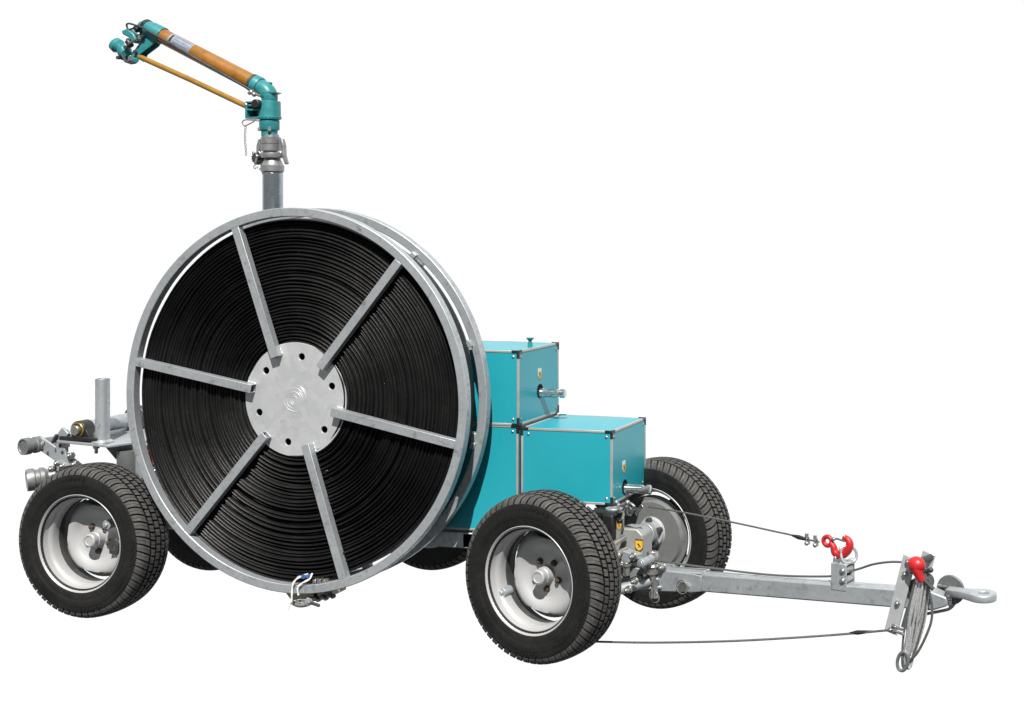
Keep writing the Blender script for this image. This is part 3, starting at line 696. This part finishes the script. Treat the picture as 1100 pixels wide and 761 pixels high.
ribbon([(1.034, -.012, .241), (1.012, -.028, .236), (.990, -.030, .222), (.976, -.032, .198), (.974, -.034, .160), (.972, -.034, .138), (.962, -.034, .118), (.955, -.036, .098)], .0075, .003, 'strap_tail', 'white', S, so)
ribbon([(1.05, -.010, .246), (1.05, -.025, .228), (1.022, -.030, .212), (1.002, -.032, .196), (.999, -.033, .182), (1.003, -.033, .160)], .0065, .003, 'strap_tail', 'white', S, so)
ribbon([(.99, -.020, .226), (1.01, -.026, .232), (1.03, -.026, .236), (1.048, -.02, .238)], .013, .006, 'strap_band', 'blue', S, so)

# red plastic coupling threaded on the rear ring, left side
Cc = empty('chain', loc=(.176, .14, .68), label='short red and silver chain hooked inside the left of the reel rim', cat='chain')
o_ = (.15, .14, .68)
for i in range(4):
    p = Vector((.146+.005*i, .128, .722-.026*i))-Vector(o_)
    s = MB(); s.torus(p, (1, 0, .2) if i % 2 else (.3, 1, 0), .013, .006, 16, 8); s.build('red_link', 'red', Cc)
for i in range(6):
    p = Vector((.172+.010*i, .125, .618-.022*i))-Vector(o_)
    s = MB(); s.torus(p, (1, 0, .2) if i % 2 else (.3, 1, 0), .010, .0035, 14, 6); s.build('steel_link', 'chrome', Cc)
s = MB(); s.path(loc_pts([(.225, .13, .50), (.26, .13, .455), (.30, .135, .41), (.345, .14, .365)], o_), .003, 6); s.build('tail_wire', 'chrome', Cc)

# ================================================================== sprinkler gun
GX, GY = .553, .415
G = empty('sprinkler_gun', loc=(GX, GY, 1.88), label='big teal sprinkler gun with ochre barrel standing on top of the riser pipe', cat='sprinkler')
go_ = Vector((GX, GY, 1.88))
def gp(p): return Vector(p)-go_
def gb(s, name, mat, par=None, bev=0, **k):
    bmesh.ops.translate(s.bm, verts=s.bm.verts[:], vec=-go_)
    return s.build(name, mat, par or G, bev, **k)
s = MB(); s.lathe([(1.872, .044), (1.880, .0440), (1.886, .0495), (1.911, .0500), (1.914, .047), (1.936, .0360), (1.943, .0335), (1.945, .033), (1.945, .0470), (1.949, .0480), (1.963, .0480), (1.967, .0470), (1.968, .035), (1.968, 0)], (.575, GY, 0), (0, 0, 1), 40); gb(s, 'male_coupling', 'alu_cast', sharp=30)
s = MB(); s.lathe([(1.964, .034), (1.976, .034), (1.9765, .0435), (2.005, .0435), (2.006, .0405), (2.008, .0405), (2.0085, .0425), (2.036, .0425), (2.0365, .036), (2.048, .034), (2.048, 0)], (.567, GY, 0), (0, 0, 1), 40); cf = gb(s, 'cam_coupling', 'alu_cast', sharp=24)
for sx in (-1, 1):
    s = MB(); P_ = [(.570+sx*.046, GY, 2.026), (.570+sx*.060, GY, 2.030), (.570+sx*.070, GY, 2.00), (.570+sx*.072, GY, 1.955), (.570+sx*.084, GY, 1.918), (.570+sx*.073, GY, 1.914), (.570+sx*.060, GY, 1.950), (.570+sx*.054, GY, 1.99)]
    s.prism([Vector(p)-Vector((0, .011, 0)) for p in P_], (0, .022, 0)); gb(s, 'cam_lever', 'alu_cast', bev=.004)
    s = MB(); s.torus((.565+sx*.052, GY-.012, 1.962), (0, 1, 0), .010, .004, 16, 6); gb(s, 'lever_pin', 'zinc')
# body
s = MB(); s.lathe([(2.040, 0), (2.040, .0345), (2.066, .0350), (2.068, .041), (2.072, .043), (2.108, .043), (2.112, .040), (2.114, .044), (2.116, .0490), (2.126, .0500), (2.128, .0485), (2.190, .0475), (2.195, .0465), (2.196, .034), (2.21, .031), (2.21, 0)], (.560, GY, 0), (0, 0, 1), 40); gb(s, 'body', 'teal_cast', sharp=30)
s = MB()
for i in range(20):
    a = 2*PI*i/20; s.box((.560+.050*math.cos(a), GY+.050*math.sin(a), 2.1235), (.004, .006, .006), rz=a)
gb(s, 'gear_ring', 'teal_cast', bev=.001)
el = bez([(.560, GY, 2.195), (.560, GY, 2.215), (.549, GY, 2.238), (.522, GY, 2.257), (.488, GY, 2.2735)], 8)
s = MB(); s.path(el, .036, 28, rads=[.033+.004*math.sin(PI*i/(len(el)-1)) for i in range(len(el))]); gb(s, 'elbow', 'teal_cast', sharp=50)
U = Vector((-.902, 0, .432)).normalized(); B0 = Vector((.513, GY, 2.262))
s = MB(); s.lathe([(0, .030), (0, .0395), (.006, .0415), (.030, .0415), (.034, .039), (.034, .03)], B0, U, 36); gb(s, 'flange', 'teal_cast', sharp=30)
s = MB(); s.lathe([(.036, .030), (.036, .0400), (.046, .0400), (.046, .03)], B0, U, 36); gb(s, 'barrel_clamp', 'rust', sharp=30)
s = MB(); s.lathe([(.040, 0), (.040, .0365), (.575, .0345), (.575, 0)], B0, U, 40); br = gb(s, 'barrel', 'ochre', sharp=40)
# label wrapped on the barrel
a, b, d = basis(U)
s = MB(); nA = 10; rows = []
front = math.atan2(Vector((0, -1, .55)).normalized().dot(b), Vector((0, -1, .55)).normalized().dot(a))
def wrap(t0, t1, w0, w1, rr):
    s = MB(); rows = []
    for t in (t0, t1):
        rows.append([s.bm.verts.new(B0+U*t+(a*math.cos(front+w0+(w1-w0)*i/nA)+b*math.sin(front+w0+(w1-w0)*i/nA))*rr) for i in range(nA+1)])
    for i in range(nA): s.bm.faces.new([rows[0][i], rows[0][i+1], rows[1][i+1], rows[1][i]])
    return s
lb = gb(wrap(.375, .505, -.85, .85, .0364), 'barrel_label', 'sticker', br)
gb(wrap(.484, .494, -.55, .45, .0368), 'label_bar', 'black', lb)
for k in range(5): gb(wrap(.392, .470-.012*(k % 2), -.55+.22*k, -.49+.22*k, .0367), 'label_line', 'blue', lb) if k % 2 == 0 else None
s = MB(); s.lathe([(.556, .030), (.556, .0395), (.562, .0405), (.620, .0390), (.624, .036), (.652, .0345), (.656, .031), (.672, .0305), (.676, .026), (.676, 0)], B0, U, 36); gb(s, 'nozzle', 'teal_cast', sharp=30)
s = MB(); s.lathe([(.646, .033), (.646, .0385), (.662, .0385), (.662, .03)], B0, U, 12); gb(s, 'nozzle_ring', 'black', sharp=20)
s = MB(); s.lathe([(.674, .012), (.674, .018), (.690, .016), (.690, .012)], B0, U, 16); gb(s, 'nozzle_tip', 'teal_cast', sharp=20)
# thin trip rod along the barrel
s = MB(); s.path([(-0.023, 0.365, 2.518), (0.065, 0.365, 2.473), (0.267, 0.365, 2.365), (0.537, 0.365, 2.223)], .0058, 10); gb(s, 'trip_rod', 'steel_dark')
s = MB(); s.path(bez([(-0.023, 0.365, 2.518), (-0.047, 0.365, 2.532), (-0.081, 0.370, 2.544), (-0.138, 0.380, 2.560), (-0.157, 0.385, 2.555), (-0.151, 0.390, 2.535), (-0.132, 0.390, 2.538), (-0.076, 0.370, 2.542)]), .0045, 8); gb(s, 'trip_loop', 'steel_dark')
# drive arm
arm = [(-0.082, 0.390, 2.519), (-0.008, 0.390, 2.485), (-0.028, 0.390, 2.459), (-0.087, 0.390, 2.423), (-0.107, 0.390, 2.390), (-0.132, 0.390, 2.403), (-0.132, 0.390, 2.433), (-0.092, 0.390, 2.469)]
s = MB(); s.prism(arm, (0, .006, 0)); gb(s, 'arm_bracket', 'teal_cast', bev=.003)
s = MB(); s.prism([Vector(p)+Vector((0, .044, 0)) for p in arm], (0, .006, 0)); gb(s, 'arm_bracket', 'teal_cast', bev=.003)
s = MB(); s.path([(-0.079, 0.416, 2.485), (-0.113, 0.416, 2.452), (-0.133, 0.416, 2.419)], .014, 12); gb(s, 'arm_web', 'teal_dark')
s = MB(); s.path([(-0.108, 0.400, 2.414), (0.169, 0.400, 2.299), (0.470, 0.400, 2.168)], .0122, 18); gb(s, 'drive_rod', 'ochre_rod')
s = MB(); s.cyl((-0.124, 0.375, 2.401), (-0.186, 0.450, 2.412), .015, 18); s.cyl((-0.099, 0.375, 2.392), (-0.161, 0.450, 2.402), .012, 18); gb(s, 'arm_pivot', 'teal_cast', bev=.002)
s = MB(); s.hexa((-0.124, 0.372, 2.401), (-0.132, 0.382, 2.402), .011); s.hexa((-0.077, 0.372, 2.496), (-0.090, 0.388, 2.498), .010); gb(s, 'pivot_nut', 'zinc')
# drive vane head
v0, v1 = Vector((-0.248, 0.410, 2.481)), Vector((-0.158, 0.410, 2.415))
s = MB(); s.lathe([(0, 0), (.002, .022), (.008, .032), (.030, .034), (.036, .030), (.050, .024), (.060, .026), (.066, .031), (.085, .030), (.092, .022), (.105, .020), (.108, 0)], v0, v1-v0, 28); gb(s, 'drive_vane', 'teal_cast', sharp=30)
s = MB(); s.prism([(-0.224, 0.400, 2.437), (-0.195, 0.400, 2.419), (-0.180, 0.400, 2.393), (-0.205, 0.400, 2.402)], (0, .03, 0)); gb(s, 'vane_fin', 'teal_dark', bev=.003)
s = MB(); s.prism([(-0.187, 0.385, 2.531), (-0.157, 0.385, 2.540), (-0.123, 0.385, 2.516), (-0.103, 0.385, 2.482), (-0.123, 0.385, 2.470), (-0.152, 0.385, 2.500), (-0.182, 0.385, 2.514)], (0, .045, 0)); gb(s, 'deflector', 'teal_cast', bev=.006)
s = MB(); s.path([(-0.173, 0.410, 2.496), (-0.163, 0.410, 2.470), (-0.173, 0.410, 2.441)], .008, 10); s.path([(-0.125, 0.400, 2.484), (-0.110, 0.400, 2.501), (-0.090, 0.400, 2.513)], .007, 10); gb(s, 'deflector_stem', 'steel_dark')
s = MB(); s.cyl((-0.108, 0.385, 2.545), (-0.093, 0.385, 2.528), .016, 14); s.cyl((-0.148, 0.380, 2.482), (-0.128, 0.380, 2.457), .014, 14); gb(s, 'linkage_collar', 'black', bev=.002)
s = MB(); s.path([(-0.178, 0.380, 2.424), (-0.158, 0.380, 2.390), (-0.128, 0.380, 2.381), (-0.104, 0.380, 2.384)], .007, 8); gb(s, 'linkage_rod', 'steel_dark')
for p in ((-0.156, 0.372, 2.452), (-0.107, 0.372, 2.430), (-0.067, 0.372, 2.500), (-0.207, 0.385, 2.409)):
    s = MB(); s.hexa(p, Vector(p)+Vector((0, .012, 0)), .009); gb(s, 'linkage_nut', 'steel_dark')
s = MB()
sp0, sp1 = Vector((-0.130, 0.370, 2.468)), Vector((-0.086, 0.370, 2.488))
s.path([sp0.lerp(sp1, i/48)+Vector((.007*math.cos(i*.9), .007*math.sin(i*.9), .006*math.cos(i*.9))) for i in range(49)], .0022, 6); gb(s, 'vane_spring', 'zinc')
# gear side housing with knob, split pin and chain
HX = .018
s = MB(); s.box((.488, .405, 2.156), (.074, .07, .008)); s.box((.488, .405, 2.19), (.074, .07, .008)); s.box((.454, .405, 2.155), (.010, .07, .074)); s.box((.490, .438, 2.155), (.08, .010, .074)); s.box((.486, .405, 2.122), (.070, .068, .006))
bmesh.ops.translate(s.bm, verts=s.bm.verts[:], vec=(HX, 0, 0)); gb(s, 'side_housing', 'teal_cast', bev=.003)
s = MB(); s.path([(.455, .385, 2.175), (.50, .380, 2.178)], .006, 10); s.sphere((.470, .378, 2.178), .012, 10); gb(s, 'spring_bolt', 'zinc')
s = MB(); s.cyl((.535, .345, 2.180), (.535, .373, 2.180), .020, 24); s.cyl((.535, .373, 2.180), (.535, .42, 2.180), .008, 12); gb(s, 'adjust_knob', 'black', bev=.004)
s = MB(); s.sphere((.505, .362, 2.232), .012, 10); s.sphere((.520, .362, 2.222), .011, 10); s.cyl((.505, .362, 2.230), (.555, .362, 2.214), .006, 10); s.cyl((.49, .365, 2.227), (.515, .365, 2.240), .008, 8); gb(s, 'rod_end', 'zinc')
s = MB(); s.prism([(.535, .37, 2.235), (.610, .39, 2.233), (.580, .39, 2.224), (.560, .38, 2.205)], (0, .05, 0)); gb(s, 'elbow_fin', 'teal_cast', bev=.001)
s = MB(); s.cyl((.560, GY, 2.258), (.567, GY, 2.280), .008, 12); gb(s, 'lifting_lug', 'teal_cast')
for x in (.536, .585):
    s = MB(); s.hexa((x, .376, 2.062), (x, .376, 2.078), .007); gb(s, 'body_bolt', 'zinc')
s = MB(); s.path(bez([(.535, .375, 2.107), (.505, .37, 2.110), (.470, .37, 2.112), (.456, .37, 2.104), (.458, .37, 2.092), (.470, .37, 2.086), (.500, .37, 2.098), (.515, .37, 2.104)]), .003, 8); gb(s, 'split_pin', 'zinc')
ch = MB()
for i in range(14):
    p = (.470-.003*math.sin(i*.35), .372, 2.078-.0092*i)
    ch.torus(p, (1, 0, 0) if i % 2 else (0, 1, 0), .0050, .0014, 10, 5)
gb(ch, 'chain', 'zinc')
# brush-like dust cap hanging from the chain
D = empty('dust_cap', loc=(.490, .43, 1.945), label='black ribbed rubber dust cap hanging on a chain beside the riser pipe', cat='cap')
s = MB(); s.lathe([(-.020, 0), (-.020, .021), (-.016, .027), (.016, .027), (.020, .021), (.020, .008), (.014, .006), (.014, 0)], (.006, 0, 0), (.3, -1, .1), 32, mod=lambda th, r, t: (r*(1+.10*(1 if (int(th/(2*PI/32)+.5) % 2) else -1)) if r > .024 else max(r, .0005), t)); s.build('cap_body', 'black', D, sharp=25)
s = MB(); s.path([(-.01, -.02, .03), (-.012, -.02, .012)], .003, 6); s.torus((.0, -.02, -.04), (0.3, 1, 0), .008, .002, 14, 6); s.torus((.02, -.02, -.045), (0.3, 1, .4), .007, .002, 14, 6); s.build('cap_ring', 'zinc', D)

# ================================================================== tow hook on its cable
K = empty('safety_hook', loc=FN, rz=STEER, label='red safety hook on a thin steel cable latched above the drawbar', cat='hook')
KY = .412
cbl = [(0.153, 0.500, 0.505), (0.341, 0.470, 0.505), (0.598, 0.430, 0.499), (0.769, 0.415, 0.489), (0.850, 0.412, 0.483), (0.905, 0.412, 0.475), (0.967, 0.412, 0.470)]
s = MB(); s.path(bez(cbl, 6), .0036, 8); s.build('cable', 'cable', K)
s = MB(); s.path([(0.854, 0.412, 0.482), (0.881, 0.412, 0.478), (0.912, 0.412, 0.474)], .006, 10, rads=[.004, .0085, .006]); s.build('cable_sleeve', 'black', K)
for pp in ((0.918, 0.412, 0.475), (0.953, 0.412, 0.472)):
    p = Vector(pp); s = MB(); s.torus(p, (1, 0, -.1), .009, .0035, 14, 8); s.hexa(p+Vector((0, -.006, .008)), p+Vector((0, -.006, .022)), .0075); s.hexa(p+Vector((0, .006, -.008)), p+Vector((0, .006, -.02)), .0075); s.sphere(p+Vector((0, -.008, -.014)), .009, 10); s.build('cable_clip', 'zinc', K)
s = MB()
ey = Vector((1.001, 0.412, 0.477)); s.torus(ey, (0, 1, 0), .0165, .0085, 24, 10)
hk = [(1.015, 0.412, 0.473), (1.026, 0.412, 0.457), (1.032, 0.412, 0.439), (1.049, 0.412, 0.431), (1.068, 0.412, 0.438), (1.085, 0.412, 0.455), (1.092, 0.412, 0.475), (1.085, 0.412, 0.491), (1.072, 0.412, 0.498), (1.066, 0.412, 0.503)]
pts = bez(hk, 6); n = len(pts); s.path(pts, .012, 12, rads=[(.0105+.0060*math.sin(PI*min(1, i/(n*.85)))) if i < n*.93 else .0065 for i in range(n)])
s.build('hook_body', 'red', K, sharp=60)
s = MB(); s.path([(1.022, 0.405, 0.490), (1.047, 0.405, 0.492), (1.075, 0.405, 0.486)], .0045, 8); s.sphere((1.030, 0.403, 0.490), .008, 8); s.build('safety_latch', 'chrome', K)

# ================================================================== coil of wire rope
Q = empty('wire_rope_coil', loc=FN, rz=STEER, label='bundled coil of bright wire rope with red ball hanging from the drawbar lever', cat='wire rope')
rnd = random.Random(4)
top = Vector((1.398, .342, .392)); bot = Vector((1.345, .338, .110))
for i in range(12):
    o = (i-5.5)/5.5
    a_ = top+Vector((o*.019, -.004+.006*(i % 3), .004*math.cos(o*2))); c_ = bot+Vector((o*.010+rnd.uniform(-.006, .006), .004*(i % 2), rnd.uniform(-.03, .04)))
    mid1 = a_.lerp(c_, .35)+Vector((o*.007+rnd.uniform(-.004, .004), -.008, 0)); mid2 = a_.lerp(c_, .7)+Vector((o*.004+rnd.uniform(-.008, .008), -.006, 0))
    back1 = a_.lerp(c_, .5)+Vector((o*.016+.004, .022, 0))
    P_ = bez([a_, mid1, mid2, c_, c_+Vector((.012, .014, .012)), back1, a_+Vector((.004, .02, .004))], 7)
    s = MB(); s.path(P_, .0043, 8); s.build('rope_strand', 'wire' if i % 5 else 'cable', Q)
s = MB(); s.path(bez([top+Vector((.024, .0, .0)), top+Vector((.040, .006, -.07)), top+Vector((.040, .006, -.13)), top+Vector((.020, .004, -.19)), top+Vector((-.010, .0, -.25)), top+Vector((-.040, .0, -.285))], 6), .0048, 8); s.build('rope_strand', 'cable', Q)
s = MB(); e0 = Vector((1.336, .33, .105)); s.path([e0+Vector((.020*math.cos(t), 0, .034*math.sin(t)))+Vector((.006*math.sin(t), 0, 0)) for t in [2*PI*i/24 for i in range(24)]], .0065, 8, closed=True); s.build('thimble', 'galv_dark', Q)
for p in ((1.318, .325, .222), (1.325, .325, .205)):
    p = Vector(p); s = MB(); s.cyl(p+Vector((-.022, 0, .006)), p+Vector((.02, 0, -.004)), .005, 10); s.hexa(p+Vector((-.02, 0, .006)), p+Vector((-.008, 0, .004)), .010); s.build('rope_clip', 'chrome', Q)
s = MB(); s.torus(top+Vector((-.004, .006, .016)), (0, 1, 0), .034, .006, 24, 8, 0.2, PI-.2); s.build('hanger_loop', 'galv_dark', Q)
s = MB(); s.sphere((1.386, .335, .452), .031, 20, (1.08, .9, .95)); s.path([(1.388, .330, .44), (1.400, .328, .418), (1.412, .328, .398)], .016, 12, rads=[.022, .017, .012]); s.build('ball_handle', 'red', Q)
s = MB(); s.path([(1.40, .335, .425), (1.425, .335, .437), (1.438, .335, .440)], .006, 10); s.sphere((1.440, .335, .440), .010, 10); s.path([(1.412, .33, .405), (1.43, .335, .39), (1.448, .34, .372)], .008, 8); s.build('handle_pin', 'steel_dark', Q)

# ================================================================== light, world, camera
WLO, WHI, EXPO = .20, .755, .5
SUN = Vector((-.40, 1.0, -1.30)).normalized()
L = bpy.data.lights.new('sun', 'SUN'); L.energy = 5.0; L.angle = math.radians(.55); L.color = (1, .97, .92)
lo_ = bpy.data.objects.new('sun', L); col.objects.link(lo_); lo_.rotation_euler = SUN.to_track_quat('-Z', 'Y').to_euler(); lo_.location = (0, -4, 6)
w = bpy.data.worlds.new('World'); sc.world = w; w.use_nodes = True
nt = w.node_tree; bg = nt.nodes['Background']
# made-up world: bright white on the far side, dimmed near and below for contrast
tc = nt.nodes.new('ShaderNodeTexCoord'); dt = nt.nodes.new('ShaderNodeVectorMath'); dt.operation = 'DOT_PRODUCT'
nt.links.new(tc.outputs['Generated'], dt.inputs[0]); dt.inputs[1].default_value = (-.2476, .9689, 0)
mr = nt.nodes.new('ShaderNodeMapRange'); mr.interpolation_type = 'SMOOTHSTEP'
mr.inputs['From Min'].default_value = -.15; mr.inputs['From Max'].default_value = .55; mr.inputs['To Min'].default_value = WLO; mr.inputs['To Max'].default_value = WHI
nt.links.new(dt.outputs['Value'], mr.inputs['Value']); sx = nt.nodes.new('ShaderNodeSeparateXYZ'); nt.links.new(tc.outputs['Generated'], sx.inputs[0])
mz = nt.nodes.new('ShaderNodeMapRange'); mz.interpolation_type = 'SMOOTHSTEP'
mz.inputs['From Min'].default_value = -.72; mz.inputs['From Max'].default_value = -.40; mz.inputs['To Min'].default_value = .15; mz.inputs['To Max'].default_value = 1
nt.links.new(sx.outputs['Z'], mz.inputs['Value'])
ml = nt.nodes.new('ShaderNodeMath'); ml.operation = 'MULTIPLY'; nt.links.new(mr.outputs['Result'], ml.inputs[0]); nt.links.new(mz.outputs['Result'], ml.inputs[1])
nt.links.new(ml.outputs[0], bg.inputs['Strength'])
bg.inputs['Color'].default_value = (.97, .985, 1, 1)

cd = bpy.data.cameras.new('camera'); cam = bpy.data.objects.new('camera', cd); col.objects.link(cam)
cam.location = (4.201, -4.852, 1.66); cam.rotation_euler = (PI/2, 0, .2502)
cd.sensor_fit = 'HORIZONTAL'; cd.sensor_width = 36; cd.lens = 1458.16/1100*36
cd.shift_x = -(829.37-550)/1100; cd.shift_y = (239.14-380.5)/1100
cd.clip_end = 500
sc.camera = cam
sc.render.resolution_x = 1024; sc.render.resolution_y = 708
sc.view_settings.view_transform = 'Standard'; sc.view_settings.look = 'None'; sc.view_settings.exposure = EXPO; sc.view_settings.gamma = 1
